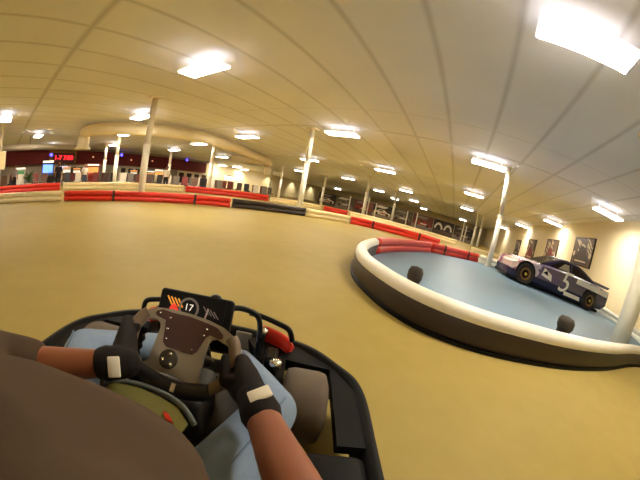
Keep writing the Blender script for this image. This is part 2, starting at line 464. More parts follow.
for ((px, py), d), lb in zip(far_cols, flab):
    r = ray(px, py); hh = math.hypot(r.x, r.y); te = r.z/hh
    if te < .056 and px > 300:
        k = min(38.6/r.y, 39.5/hh); x, y = r.x*k, r.y*k
        banner_post(x, y, max(1.9, CAM_H+te*k*hh), lb.replace('column', 'post')); continue
    d = min(d, 38) if px > 300 else d
    k = d/hh
    column(min(r.x*k, XR-.5), min(r.y*k, YF-.8), lb, .16)

# ------------------------------------------------------------------ ceiling lights
LENS = mat('lamp_lens', (255, 244, 224), .5, emit=84)
LHOUS = mat('lamp_housing_uplight', (246, 240, 236), .5, emit=1.7)  # housing and hangers carry an added glow that brightens the ceiling above
proto = None
def ceiling_light(x, y, label):
    global proto
    z = CEIL-.3
    if proto is None:
        proto = thing('ceiling_light', label, 'ceiling light', (x, y, z), 0, 'ceiling lights')
        bm = NB(); box(bm, (0, 0, .02), (1.38, .58, .06), bev=.012); obj('housing', bm, LHOUS, proto)
        bm = NB(); box(bm, (0, 0, -.018), (1.34, .54, .02), bev=.006); obj('lens', bm, LENS, proto)
        for s in (-.5, .5):
            bm = NB(); lathe(bm, [(0, .05), (.008, .05), (.008, .3), (0, .3)], c=(s, 0, 0), n=8); obj('hanger', bm, LHOUS, proto)
        return proto
    o = dup(proto, (x, y, z), 0, label); return o
ZC = 3.0
rows = {
 'above the posters on the cream wall': [(608, 214), (553, 223), (528, 228), (515, 232)],
 'over the blue floor': [(589, 42), (489, 165), (474, 195), (467, 209), (463, 220)],
 'over the tan floor beside the blue infield': [(203, 69), (342, 134), (385, 171), (406, 191), (414, 201), (424, 209)],
 'over the red track barrier': [(141, 117), (247, 137), (309.5, 160), (348, 178.5), (379, 191), (395, 199)],
 'beyond the white duct': [(6, 119), (125, 134.5), (199, 144), (268, 174), (300.5, 171), (338, 189)],
 'near the lobby': [(38, 136), (114, 145), (174, 150), (222, 157), (237, 167)],
 'along the dark red band': [(53, 146), (222, 166), (244, 172)],
}
ordn = ['first', 'second', 'third', 'fourth', 'fifth', 'sixth', 'seventh']
for rn, pts in rows.items():
    for i, p in enumerate(pts):
        q = on_z(p[0], p[1], CEIL-.3)
        k = 1
        if q.x < XL+1.5: k = min(k, (XL+1.5)/q.x)
        if q.y > YF-2: k = min(k, (YF-2)/q.y)
        ceiling_light(min(q.x*k, XR-.9), q.y*k, '%s white ceiling light from the camera, %s' % (ordn[i], rn))
beh = ['just behind the camera over the kart', 'behind the kart near the lobby', 'behind the kart midway to the lobby', 'far behind the kart beside the cream wall', 'far behind the kart near the lobby', 'far behind the kart midway to the lobby', 'behind the kart by the lobby wall']
for (x, y), b in zip([(1.8, -5), (-20, -8), (-9, -6), (2, -15), (-22, -17), (-9, -16), (-30, -6)], beh):  # out-of-view lights added behind the camera to keep the hall evenly lit
    ceiling_light(x, y, 'added unseen rectangular ceiling light ' + b)

# ------------------------------------------------------------------ white duct below the ceiling
DUCT = mat('white_duct', (232, 218, 184), .6, var=.04)
t = thing('air_duct', 'long round white air duct hanging below the ceiling with a downturned elbow', 'duct', (-13.5, 9, 0))
def L0(p, o): return Vector(p)-Vector(o)
o0 = (-13.5, 9, 0)
DP = [on_z(x, y, 3.55) for x, y in [(88, 131), (100, 129), (150, 130), (200, 137), (230, 146), (250, 154), (264, 160)]]
path = smooth_path([L0(p, o0) for p in DP], 6)
bm = NB(); tube(bm, path, .36, 16); obj('main_pipe', bm, DUCT, t, smooth=True)
e = path[0]; dirn = (path[0]-path[2]).normalized()
bm = NB(); tube(bm, smooth_path([e, e+dirn*.35+Vector((0, 0, -.05)), e+dirn*.5+Vector((0, 0, -.4)), e+dirn*.5+Vector((0, 0, -1.0))], 6), .38, 16); obj('elbow', bm, DUCT, t, smooth=True)
q = e+dirn*.5+Vector((0, 0, -1.02))
bm = NB(); lathe(bm, [(.3, -.06), (.52, -.06), (.52, .06), (.3, .06), (.3, -.06)], c=q, n=24); obj('outlet_collar', bm, DUCT, t, smooth=True)
e2 = path[-1]; d2 = (path[-1]-path[-3]).normalized()
bm = NB(); tube(bm, smooth_path([e2, e2+d2*.8, e2+d2*1.4+Vector((0, 0, -.35)), e2+d2*1.5+Vector((0, 0, -1.3))], 6), .4, 16); obj('elbow', bm, DUCT, t, smooth=True)
s2 = Vector((-d2.y, d2.x, 0))
bm = NB(); tube(bm, [e2+s2*.1+Vector((0, 0, -.15)), e2+s2*3.2+Vector((0, 0, -.15))], .36, 16); obj('side_branch', bm, DUCT, t, smooth=True)
t = thing('ceiling_pipe', 'straight grey pipe run below the ceiling along the dark red band', 'pipe', (-25, 6, 0))
bm = NB(); tube(bm, [Vector((0, -14, 3.2)), Vector((0, -6, 3.2)), Vector((0, 0, 3.2))], .2, 12); obj('pipe', bm, mat('dull_pipe', (170, 160, 140), .6), t, smooth=True)
for y in (-10, -4):
    bm = NB(); lathe(bm, [(0, 3.2), (.02, 3.2), (.02, CEIL), (0, CEIL)], c=(0, y, 0), n=8); obj('hanger', bm, BLACKM, t)

# ------------------------------------------------------------------ lobby side
def lob(px, py, x): return on_x(px, py, x)
LEDR = mat('red_led', (255, 30, 40), .5, emit=5)
def led_sign():
    a = lob(53, 158, XL+1.05); b = lob(74, 158, XL+1.05)
    cy = (a.y+b.y)/2; w = abs(b.y-a.y); z = a.z
    t = thing('led_sign', 'red glowing LED number sign on the tan board above the lobby', 'sign', (XL+1.0, cy, z))
    bm = NB(); box(bm, (.06, 0, 0), (.12, w*1.02, 1.15), bev=.03); obj('case', bm, mat('led_case', (70, 16, 18), .5), t)
    text('led_digits', '1-7 7:00', w*.27, LEDR, t, (.13, 0, 0), (PI/2, 0, PI/2), .01)
led_sign()
a = lob(63, 167, XL+1.0)
t = thing('monitor', 'small pale lit screen hanging under the red LED sign', 'screen', (a.x, a.y, a.z-.06))
bm = NB(); box(bm, (.05, 0, -.12), (.1, 1.4, .66), bev=.02); obj('case', bm, BLACK, t)
bm = NB(); box(bm, (.105, 0, -.12), (.01, 1.24, .54)); obj('screen', bm, mat('pale_screen', (200, 205, 235), .4, emit=1.4), t)
bm = NB(); box(bm, (.0, 0, .3), (.05, .08, .3)); obj('mount', bm, BLACKM, t)
BLUEL = mat('blue_spot_lens', (70, 60, 255), .4, emit=9)
for (px, py), lb in (((51, 155), 'small blue spotlight beside the red LED sign'), ((121, 155), 'small blue spotlight on the dark red band left of the tallest column'), ((186, 160), 'small blue spotlight on the dark red band right of the tallest column')):
    p = lob(px, py, XL+1.0)
    t = thing('blue_spotlight', lb, 'light', p, 0, 'blue spots on the dark red band')
    bm = NB(); lathe(bm, [(0, -.08), (.16, -.08), (.2, .1), (.2, .22), (0, .22)], axis='x', n=16); obj('housing', bm, BLACKM, t)
    bm = NB(); lathe(bm, [(0, .22), (.16, .22), (.14, .27), (0, .28)], axis='x', n=16); obj('lens', bm, BLUEL, t)
for (px, py), lb in (((131, 160), 'tiny pale lamp on the dark red band left of the tallest column'), ((152, 161), 'tiny orange lamp on the dark red band right of the tallest column'), ((93, 157), 'tiny pale lamp on the dark red band near the tan board')):
    p = lob(px, py, XL+.98)
    t = thing('wall_lamp', lb, 'light', p)
    bm = NB(); lathe(bm, [(0, -.06), (.14, -.06), (.14, .06), (0, .06)], axis='x', n=14); obj('base', bm, BLACKM, t)
    bm = NB(); ellipsoid(bm, (.1, 0, 0), (.1, .1, .1)); obj('bulb', bm, mat('warm_bulb', (255, 170, 120), .4, emit=1.2), t, smooth=True)
# pale glazed fronts under the red band
FRAME = mat('white_door_frame', (226, 214, 190), .5); DGLASS = mat('dark_glazing', (58, 46, 40), .12, var=.2, scale=2)
n = 0
for x0, x1, k in ((112, 141, 4), (178, 208, 4), (62, 84, 3)):
    a = lob(x0, 168, XL+.2).y; b = lob(x1, 170, XL+.2).y; n += 1
    t = thing('glazed_front', ['white framed glazed front left of the tallest column under the red band', 'white framed glazed front at the end of the dark red band', 'white framed glazed front below the LED sign'][n-1], 'glass front', (XL+.06, (a+b)/2, 0)); t['kind'] = 'thing'
    w = abs(b-a)
    bm = NB(); box(bm, (.1, 0, 1.08), (.2, w, 2.16)); obj('front_panel', bm, FRAME, t)
    for i in range(k):
        bm = NB(); box(bm, (.21, -w/2+w*(i+.5)/k, 1.15), (.04, w/k*.62, 1.5)); obj('pane', bm, DGLASS, t)
# square board on the column
t = thing('notice_board', 'square cream board fixed to the column nearest the lobby', 'board', (-19.4, -.6, 1.95))
bm = NB(); box(bm, (.0, 0, 0), (.06, 1.25, 1.0), bev=.02); obj('board', bm, CREAM, t)
bm = NB(); box(bm, (-.04, 0, 0), (.04, 1.32, 1.07)); obj('frame', bm, WHITE, t)
# arcade cabinets, seats and people behind the barriers
SCR = [mat('screen_blue', (90, 130, 255), .3, emit=2.2), mat('screen_amber', (220, 150, 80), .3, emit=.7), mat('screen_white', (230, 225, 210), .3, emit=.9), mat('screen_green', (70, 130, 70), .3, emit=.4)]
CABM = [mat('cabinet_black', (30, 24, 24), .4), mat('cabinet_red', (150, 34, 28), .4), mat('cabinet_white', (214, 204, 186), .5), mat('cabinet_brown', (94, 66, 48), .5)]
def cabinet(px, d, lab, cm, sm, hgt=1.75, wid=.75):
    r = ray(px, 180); k = d/math.hypot(r.x, r.y); x, y = r.x*k, r.y*k
    t = thing('arcade_cabinet', lab, 'arcade machine', (x, y, 0), math.atan2(-r.y, -r.x), 'arcade machines behind the track')
    pr = [(-.38, 0), (.3, 0), (.34, .75), (.5, .9), (.46, .98), (.14, 1.12), (.06, hgt*.86), (.2, hgt*.9), (.2, hgt), (-.38, hgt)]
    bm = NB(); prism(bm, pr, 'y', -wid/2, wid/2); obj('cabinet', bm, cm, t)
    bm = NB(); prism(bm, [(.16, 1.14), (.19, 1.14), (.10, hgt*.85), (.07, hgt*.85)], 'y', -wid*.42, wid*.42); obj('screen', bm, sm, t)
    bm = NB(); box(bm, (.21, 0, hgt*.95), (.03, wid*.9, hgt*.08)); obj('marquee', bm, SCR[2] if sm is not SCR[2] else SCR[1], t)
    bm = NB(); box(bm, (.37, 0, .96), (.14, wid*.9, .04), Matrix.Rotation(.35, 4, 'Y')); obj('control_panel', bm, CABM[0], t)
cabs = [(47, 25, 'dark arcade machine with a bright blue screen near the lobby column', 0, 0, 2.1, 1.0), (92, 30, 'wide red arcade machine below the dark red band', 1, 1, 2.0, 1.3), (66, 30, 'white arcade machine under the pale hanging screen', 2, 2, 1.7, .8), (76, 30, 'brown arcade machine between the white and the red ones', 3, 2, 1.6, .8),
        (20, 27, 'pale arcade machine with a green screen by the notice board', 2, 3, 1.7, .9), (133, 30, 'black arcade machine left of the tallest column', 0, 2, 1.5, .8), (158, 30, 'white arcade machine right of the tallest column', 2, 1, 1.7, .9), (166, 31, 'brown arcade machine right of the tallest column', 3, 1, 1.5, .8), (150, 29, 'black arcade machine hiding behind the tallest column', 0, 1, 1.5, .8)]
for px, d, lab, c_, s_, hg, w in cabs: cabinet(px, d, lab, CABM[c_], SCR[s_], hg, w)
# spectators' chairs
chair = thing('spectator_chair', 'small lounge chair in the long row of seats behind the back barrier', 'chair', (0, 0, 0), 0, 'seats in a row behind the back barrier')
bm = NB(); box(bm, (0, 0, .43), (.5, .5, .1), bev=.03); obj('seat', bm, CABM[3], chair)
bm = NB(); box(bm, (-.24, 0, .78), (.08, .5, .7), Matrix.Rotation(-.15, 4, 'Y'), .03); obj('backrest', bm, CABM[3], chair)
for sx in (-.2, .2):
    for sy in (-.2, .2):
        bm = NB(); lathe(bm, [(0, 0), (.02, 0), (.02, .4), (0, .4)], c=(sx, sy, 0), n=8); obj('leg', bm, BLACKM, chair)
first = True
cm = [CABM[3], CABM[0], CABM[2], mat('chair_grey', (120, 110, 100), .7), mat('chair_dark_red', (110, 40, 34), .7)]
k = 0
for px in list(range(3, 44, 8))+list(range(68, 270, 9))+list(range(-73, -44, 9))+list(range(-272, -95, 8)):
    far = px < 0; px = abs(px)
    d = random.uniform(23, 25) + (max(0, px-200)*.06) + (2.6 if far else 0)
    r = ray(px, 182); q = d/math.hypot(r.x, r.y)
    o = chair if first else dup(chair, (0, 0, 0))
    first = False
    o.location = (r.x*q, r.y*q, 0); o.rotation_euler = (0, 0, math.atan2(-r.y, -r.x)+random.uniform(-.5, .5))
    if k % 5:
        for ch in o.children:
            if ch.name.startswith(('seat', 'backrest')):
                ch.data = ch.data.copy(); ch.data.materials.clear(); ch.data.materials.append(cm[k % 5])
    o['label'] = '%s lounge chair in the %s seat row %s' % (['brown', 'black', 'white', 'grey', 'dark red'][k % 5], 'rear' if far else 'front',
        'left of the LED sign' if px < 60 else 'between LED sign and tallest column' if px < 141 else 'right of the tallest column' if px < 208 else 'before the cream wall')
    o['group'] = 'seats behind the back barrier'
    k += 1
# potted plant by the lobby
r = ray(29, 172); q = 21.8/math.hypot(r.x, r.y)
t = thing('potted_plant', 'leafy green potted plant left of the blue-screened arcade machine', 'plant', (r.x*q, r.y*q, 0))
bm = NB(); lathe(bm, [(0, 0), (.2, 0), (.27, .45), (.3, .47), (.26, .47), (0, .43)]); obj('pot', bm, CABM[2], t, smooth=True)
bm = NB()
for i in range(70):
    a = random.uniform(0, 2*PI); e_ = random.uniform(.1, 1.4); L = random.uniform(.5, 1.1)
    d = Vector((math.cos(a)*math.cos(e_), math.sin(a)*math.cos(e_), math.sin(e_)))
    s = d.cross(Vector((0, 0, 1))).normalized()*.06
    p0 = Vector((0, 0, .5)); p1 = p0+d*L*.6; p2 = p0+d*L-Vector((0, 0, .15))
    vs = [bm.verts.new(v) for v in (p0, p1-s, p2, p1+s)]; bm.faces.new(vs)
obj('foliage', bm, mat('leaf_green', (74, 100, 52), .6, var=.3), t)

def far_person(px, d, label, shirt, trous, hgt=1.72, turn=0):
    r = ray(px, 180); k = d/math.hypot(r.x, r.y)
    t = thing('person', label, 'person', (r.x*k, r.y*k, 0), math.atan2(-r.y, -r.x)-PI/2+turn)   # local +Y faces the track
    s = hgt/1.72
    J = lambda *v: tuple(c*s for c in v)
    bm = NB()
    chain(bm, [(J(0, 0, 1.35), .055), (J(0, .01, 1.5), .055)])
    ellipsoid(bm, J(0, .02, 1.6), (.078, .098, .12)); capsule(bm, J(0, .1, 1.59), .015, J(0, .125, 1.575), .012)
    ellipsoid(bm, J(0, 0, 1.2), (.16, .1, .24))
    ellipsoid(bm, J(0, 0, .95), (.15, .1, .12))
    for sx in (-1, 1):
        chain(bm, [(J(sx*.18, 0, 1.38), .055), (J(sx*.24, .02, 1.1), .042), (J(sx*.22, .14, .88), .032), (J(sx*.2, .2, .8), .04)])
        chain(bm, [(J(sx*.09, 0, .92), .085), (J(sx*.1, .02, .5), .058), (J(sx*.1, -.01, .1), .04), (J(sx*.1, .14, .04), .04)])
        ellipsoid(bm, J(sx*.08, .02, 1.59), (.015, .03, .035))
    o = organic(obj('body', bm, SKIN, t), .02, 3)
    bm = NB(); ellipsoid(bm, J(0, 0, 1.2), (.185, .125, .27)); ellipsoid(bm, J(0, 0, 1.0), (.18, .125, .14))
    for sx in (-1, 1): chain(bm, [(J(sx*.16, 0, 1.38), .075), (J(sx*.235, .015, 1.16), .06)])
    organic(obj('shirt', bm, shirt, t), .022, 3)
    bm = NB(); ellipsoid(bm, J(0, 0, .93), (.175, .12, .12))
    for sx in (-1, 1): chain(bm, [(J(sx*.09, 0, .9), .1), (J(sx*.1, .02, .5), .075), (J(sx*.1, -.005, .12), .065)])
    organic(obj('trousers', bm, trous, t), .022, 3)
    bm = NB(); ellipsoid(bm, J(0, -.015, 1.64), (.088, .1, .1)); obj('hair', bm, BLACK, t, smooth=True)
far_person(58, 21, 'person in dark clothes standing behind the barrier below the LED sign', mat('dark_top', (44, 30, 32), .9), mat('dark_trousers', (34, 30, 34), .9), 1.78)
far_person(14, 21.6, 'person in a grey top standing beside the column with the board', mat('grey_top', (130, 120, 118), .9), MATS['dark_trousers'], 1.7, .4)
far_person(166, 21, 'person in a pale top standing right of the tallest column', mat('pale_top', (214, 196, 170), .9), MATS['dark_trousers'], 1.72, -.3)
far_person(84, 21, 'person in a white top standing left of the red arcade machine', mat('white_top', (222, 214, 204), .9), mat('blue_trousers', (70, 80, 110), .9), 1.66, .2)
# lit sign on the cream wall
p = on_x(230, 180, XL+.1)
t = thing('wall_sign', 'white lit box sign on a bracket against the cream wall', 'sign', (XL+1.2, p.y*.96, 1.9))
bm = NB(); box(bm, (0, 0, 0), (.2, 2.0, .7), bev=.03); obj('lit_box', bm, mat('lit_sign', (255, 246, 220), .5, emit=1.5), t)
bm = NB(); box(bm, (0, 0, .42), (.1, 1.6, .12)); obj('top_bar', bm, BLACK, t)
bm = NB(); box(bm, (-.6, 0, 0), (1.2, .1, .1)); obj('bracket', bm, BLACK, t)

# ------------------------------------------------------------------ posters on the right wall
POST = [mat('poster_dark', (92, 70, 54), .5, var=.6, scale=6), mat('poster_red', (120, 40, 34), .5, var=.3, scale=7), mat('poster_white', (206, 190, 160), .5, var=.2, scale=9), mat('poster_brown', (52, 38, 32), .5, var=.4, scale=8)]
def poster(y0, y1, z0, z1, label, look):
    cy, cz, w, hh = (y0+y1)/2, (z0+z1)/2, y1-y0, z1-z0
    t = thing('wall_poster', label, 'poster', (XR-.03, cy, cz), 0, 'racing posters on the cream wall')
    bm = NB(); box(bm, (0, 0, 0), (.05, w, hh)); obj('frame', bm, BLACK, t)
    bm = NB(); box(bm, (-.028, 0, 0), (.01, w*.92, hh*.94)); obj('print', bm, POST[0], t)
    # printed shapes
    bm = NB()
    rnd = random.Random(look)
    for i in range(16):
        yy = rnd.uniform(-.38, .34)*w; zz = rnd.uniform(.0, .42)*hh
        box(bm, (-.036, yy, zz), (.004, w*rnd.uniform(.08, .2), hh*rnd.uniform(.03, .07)), Matrix.Rotation(.5, 4, 'X'))
    obj('printed_flags', bm, POST[2], t)
    bm = NB()
    prism(bm, [(-.33*w, -.42*hh), (.33*w, -.42*hh), (.36*w, -.2*hh), (.2*w, -.05*hh), (.14*w, .12*hh), (0, .2*hh), (-.14*w, .12*hh), (-.2*w, -.05*hh), (-.36*w, -.2*hh)], 'x', -.04, -.035)
    obj('printed_figure', bm, POST[1] if look in (2, 3, 5) else POST[3], t)
    for s in (-1, 1):
        bm = NB(); prism(bm, [(s*.4*w+q[0]*w*.06, -.1*hh+q[1]*hh*.1) for q in circ(1, 8)], 'x', -.04, -.035); obj('printed_panel', bm, POST[2], t)
    bm = NB(); box(bm, (-.042, 0, -.34*hh), (.003, w*.56, hh*.05)); obj('printed_lettering', bm, POST[2], t)
quads = [((576, 238), (597, 238), (590, 269), (571, 264), 'largest racing poster on the cream wall, brown and white, above the race car roof', 1), ((547, 240), (559, 239), (555, 266), (542, 267), 'second largest racing poster, reddish, above the race car bonnet', 2),
         ((529, 240), (537, 239), (532, 264), (524.5, 262), 'third racing poster along the cream wall, narrow and reddish', 3), ((516.5, 240), (521.5, 240), (517.5, 259), (513, 258), 'smallest racing poster on the cream wall, beside the white column', 4)]
for TL, TR, BR, BL, lb, k in quads:
    a, b, c_, d = [on_x(*q, XR) for q in (TL, TR, BR, BL)]
    z1 = min((a.z+b.z)/2, 3.6); z0 = max((c_.z+d.z)/2, .7)
    y1 = (a.y+d.y)/2; y0 = (b.y+c_.y)/2
    poster(y0, y1, z0, z1, lb, k)
poster(6.6, 8.6, 1.3, 2.9, 'reddish poster hidden mostly by the thick white column', 5)

# ------------------------------------------------------------------ murals on the far wall
MUR = [mat('mural_dark', (54, 42, 36), .7, var=.5, scale=1.2), mat('mural_red', (150, 50, 40), .6, var=.2, scale=2), mat('mural_white', (212, 200, 180), .6, var=.2, scale=3), mat('mural_grey', (130, 118, 104), .6, var=.3, scale=2), mat('mural_brown', (96, 76, 60), .7, var=.4, scale=1)]
ml = ['far wall mural with a white racing car at the cream wall corner', 'far wall mural with a grey racing car behind two columns', 'far wall mural with a red racing car behind the tallest far column', 'far wall mural with a pale car just past the tallest far column',
      'far wall mural with a dark scene between thin columns', 'far wall mural with a red and white car left of the wheel arch picture', 'far wall mural with two large white curved shapes', 'darkest far wall mural at the end by the posters']
MY = 40.
mx0, mx1 = on_y(318, 200, MY).x, on_y(474, 238, MY).x
mw = (mx1-mx0)/8
MB = [mat('mural_dark_brown', (50, 40, 36), .7, var=.5, scale=1.2), mat('mural_brown_red', (104, 60, 48), .7, var=.4, scale=2), mat('mural_olive', (92, 84, 62), .7, var=.4, scale=2)]  # mural board print colours: dark brown, brown-red and olive
for i in range(8):
    x = mx0+mw*(i+.5); w = mw-.05; z0, z1 = .0, 1.9
    t = thing('wall_mural', ml[i], 'mural', (x, MY, 0), 0, 'racing murals along the far side')
    bm = NB(); box(bm, (0, .06, (z0+z1)/2), (w, .12, z1-z0)); obj('mural_board', bm, MB[(0, 2, 1, 0, 2, 1, 0, 0)[i]], t)
    bm = NB(); box(bm, (0, -.012, .3), (w*.98, .02, .55)); obj('printed_track', bm, MUR[3] if i % 2 else MUR[4], t)
    cmn = [MUR[2], MUR[3], MUR[1], MUR[2], MUR[3], MUR[1], MUR[2], MUR[4]][i]
    if i != 6:
        bm = NB(); prism(bm, [(-.42*w, .55), (.42*w, .5), (.43*w, .8), (.24*w, .95), (.1*w, 1.2), (-.14*w, 1.24), (-.26*w, 1.0), (-.42*w, .92)], 'y', -.05, -.02); obj('printed_car', bm, cmn, t)
        for s in (-.27, .27):
            bm = NB(); prism(bm, [(s*w+q[0], .58+q[1]) for q in circ(.2, 14)], 'y', -.06, -.05); obj('printed_tyre', bm, MUR[0], t)
        bm = NB(); prism(bm, [(-.2*w, .98), (.07*w, .98), (.02*w, 1.15), (-.12*w, 1.17)], 'y', -.06, -.05); obj('printed_window', bm, MUR[0], t)
        bm = NB(); prism(bm, [(-.1*w, .66), (.2*w, .64), (.22*w, .8), (-.08*w, .82)], 'y', -.06, -.05); obj('printed_stripe', bm, MUR[2] if cmn is not MUR[2] else MUR[1], t)
        bm = NB(); prism(bm, [(-.4*w, 1.45), (.1*w, 1.4), (.3*w, 1.7), (-.2*w, 1.78)], 'y', -.05, -.02); obj('printed_backdrop', bm, MUR[2] if i in (1, 3) else MUR[3], t)
    else:
        for s in (-1, 1):
            pts = [(s*.23*w+math.cos(a)*.6, .7+math.sin(a)*.85) for a in [PI*k/10 for k in range(11)]]+[(s*.23*w+math.cos(a)*.36, .7+math.sin(a)*.55) for a in [PI-PI*k/10 for k in range(11)]]
            bm = NB(); prism(bm, pts, 'y', -.05, -.02); obj('printed_arch', bm, MUR[2], t)
# wall washer lights for the lit cream wall
for i, y in enumerate((38, 46, 55, 64)):
    d = bpy.data.lights.new('wall_washer', 'SPOT'); d.energy = 420; d.color = (1, .88, .6); d.spot_size = R(95); d.spot_blend = .8; d.shadow_soft_size = .15
    o = bpy.data.objects.new('wall_washer', d); COL.objects.link(o); o.location = (XL+1.6, y, CEIL-.25); o.rotation_euler = (0, R(32), 0)

# ------------------------------------------------------------------ stock race car on the blue floor
def race_car():
    t = thing('race_car', 'purple and white stock race car with number 5 parked on the blue floor', 'race car', (4.28, 11.0, .008), PI+.15)
    # local: +X nose, +Y is the far side after the half turn (near side faces the camera at local +Y)
    m = bpy.data.materials.new('race_car_livery'); m.use_nodes = True; nt = m.node_tree; b = nt.nodes['Principled BSDF']
    tc = nt.nodes.new('ShaderNodeTexCoord'); sp = nt.nodes.new('ShaderNodeSeparateXYZ'); nt.links.new(tc.outputs['Object'], sp.inputs[0])
    wv = nt.nodes.new('ShaderNodeTexNoise'); wv.inputs['Scale'].default_value = 1.7; wv.inputs['Detail'].default_value = 3; nt.links.new(tc.outputs['Object'], wv.inputs['Vector'])
    ma = nt.nodes.new('ShaderNodeMath'); ma.operation = 'MULTIPLY_ADD'; ma.inputs[1].default_value = .24; nt.links.new(wv.outputs['Fac'], ma.inputs[0])
    mb = nt.nodes.new('ShaderNodeMath'); mb.operation = 'MULTIPLY_ADD'; mb.inputs[1].default_value = .1; mb.inputs[2].default_value = .38
    nt.links.new(sp.outputs[0], mb.inputs[0]); nt.links.new(mb.outputs[0], ma.inputs[2])
    rp = nt.nodes.new('ShaderNodeValToRGB'); rp.color_ramp.interpolation = 'CONSTANT'
    E_ = rp.color_ramp.elements; E_[0].position = 0; E_[0].color = rgb(58, 52, 78); E_[1].position = .36; E_[1].color = rgb(104, 94, 104)
    for pos, c_ in ((.54, (104, 90, 118)), (.60, (196, 184, 196)), (.66, (150, 100, 120)), (.70, (214, 190, 180))):
        e_ = E_.new(pos); e_.color = rgb(*c_)
    nt.links.new(ma.outputs[0], rp.inputs[0])
    zr = nt.nodes.new('ShaderNodeMapRange'); zr.inputs[1].default_value = .36; zr.inputs[2].default_value = .40; nt.links.new(sp.outputs[2], zr.inputs[0])
    mx = nt.nodes.new('ShaderNodeMix'); mx.data_type = 'RGBA'; mx.inputs[6].default_value = rgb(38, 40, 70)
    nt.links.new(zr.outputs[0], mx.inputs[0]); nt.links.new(rp.outputs[0], mx.inputs[7]); nt.links.new(mx.outputs[2], b.inputs['Base Color'])
    b.inputs['Roughness'].default_value = .25
    # lower body: cross sections along X
    st = [(2.22, .68, .16, .56), (2.16, .84, .12, .64), (1.95, .95, .12, .72), (1.3, .97, .12, .80), (.75, .97, .12, .86), (0, .97, .12, .90), (-.9, .97, .12, .92), (-1.6, .96, .13, .93), (-2.2, .92, .2, .92), (-2.42, .88, .3, .88)]
    rings = []
    for x, hw, z0, z1 in st:
        rings.append([(x, -hw*.94, z0), (x, -hw, z0+.08), (x, -hw*.995, z0+(z1-z0)*.6), (x, -hw*.94, z1-.05), (x, -hw*.84, z1), (x, hw*.84, z1), (x, hw*.94, z1-.05), (x, hw*.995, z0+(z1-z0)*.6), (x, hw, z0+.08), (x, hw*.94, z0)])
    bm = NB(); loft(bm, rings); obj('body_shell', bm, m, t, smooth=False)
    # cabin
    g = [(.95, .66, .80, .84), (.15, .62, .86, 1.24), (-.1, .60, .86, 1.29), (-.75, .60, .88, 1.28), (-1.0, .62, .88, 1.22), (-1.85, .70, .88, .94)]
    rings = [[(x, -.80, z0), (x, -hw, z1-.02), (x, -hw*.85, z1), (x, hw*.85, z1), (x, hw, z1-.02), (x, .80, z0)] for x, hw, z0, z1 in g]
    bm = NB(); loft(bm, rings); obj('cabin', bm, mat('race_car_roof', (46, 40, 70), .3), t)
    GL = mat('car_dark_glass', (52, 44, 44), .15, var=.3, scale=3)
    for s in (1, -1):
        for nm, pts in (('side_window', [(.72, .87), (.12, 1.19), (-.28, 1.22), (-.28, .9)]), ('rear_side_window', [(-.36, .9), (-.36, 1.22), (-.74, 1.22), (-1.3, 1.02), (-1.5, .92)])):
            bm = NB()
            v = []
            for x, z in pts:
                f = max(0, min(1, (z-.87)/.4)); y = s*(.80-.19*f+.012)
                v.append(bm.verts.new((x, y, z)))
            bm.faces.new(v); bmesh.ops.solidify(bm, geom=bm.faces[:], thickness=.01)
            obj(nm, bm, GL, t)
    bm = NB(); v = [bm.verts.new(p) for p in ((.98, -.62, .86), (.98, .62, .86), (.18, .52, 1.245), (.18, -.52, 1.245))]; bm.faces.new(v); bmesh.ops.solidify(bm, geom=bm.faces[:], thickness=.012); obj('windscreen', bm, GL, t)
    # white window net and driver-side panel
    bm = NB(); v = [bm.verts.new((x, .80-.19*max(0, min(1, (z-.87)/.4))+.026, z)) for x, z in ((.3, .93), (.02, 1.14), (-.2, 1.16), (-.22, .95))]; bm.faces.new(v); bmesh.ops.solidify(bm, geom=bm.faces[:], thickness=.006); obj('window_net', bm, mat('pale_net', (206, 196, 170), .8), t)
    # wheels
    for x in (1.64, -1.42):
        for s in (1, -1):
            bm = NB(); lathe(bm, [(.0, 0), (.39, 0), (.39, .02), (0, .02)], c=(x, s*.955, .38), axis='y', n=28); obj('wheel_arch', bm, BLACK, t)
            bm = NB(); lathe(bm, [(.2, -.13), (.31, -.13), (.345, -.1), (.345, .1), (.31, .13), (.2, .13), (.2, -.13)], c=(x, s*.88, .345), axis='y', n=28)
            w = obj('wheel', bm, RUBBER, t, smooth=True)
            bm = NB(); lathe(bm, [(0, s*.06), (.1, s*.06), (.17, s*.13), (.21, s*.135), (.21, -s*.1), (0, -s*.1)], c=(x, s*.88, .345), axis='y', n=20); obj('rim', bm, mat('bronze_rim', (132, 98, 62), .4, metal=.6), w, smooth=True)
            z0, z1 = sorted((s*.13, s*.15))
            bm = NB(); lathe(bm, [(0, z0), (.05, z0), (.05, z1), (0, z1)], c=(x, s*.88, .345), axis='y', n=14); obj('hub_cap', bm, mat('yellow_hub', (220, 190, 60), .4), w)
    WD = mat('white_decal', (240, 234, 220), .4, var=.03)
    for s in (1, -1):
        rot = (PI/2, 0, PI if s > 0 else 0)
        text('door_number', '5', 1.0, WD, t, (.0, s*.985, .55), rot, .004, shear=.25)
        # white lettering strip on the rear quarter, unreadable at this distance
        bm = NB()
        rnd = random.Random(3); x = -.55
        while x > -2.2:
            w = rnd.uniform(.12, .2); hh = rnd.uniform(.16, .22)
            prism(bm, [(x, .69), (x-w, .69), (x-w-.04, .69+hh), (x-.04, .69+hh)], 'y', s*.974-.004, s*.974+.012); x -= w+.012
        obj('quarter_panel_lettering', bm, WD, t)
        bm = NB(); prism(bm, [(-.15, .17), (-.95, .17), (-.9, .3), (-.1, .3)], 'y', s*.965-.003, s*.965+.014); obj('sill_decal', bm, WD, t)
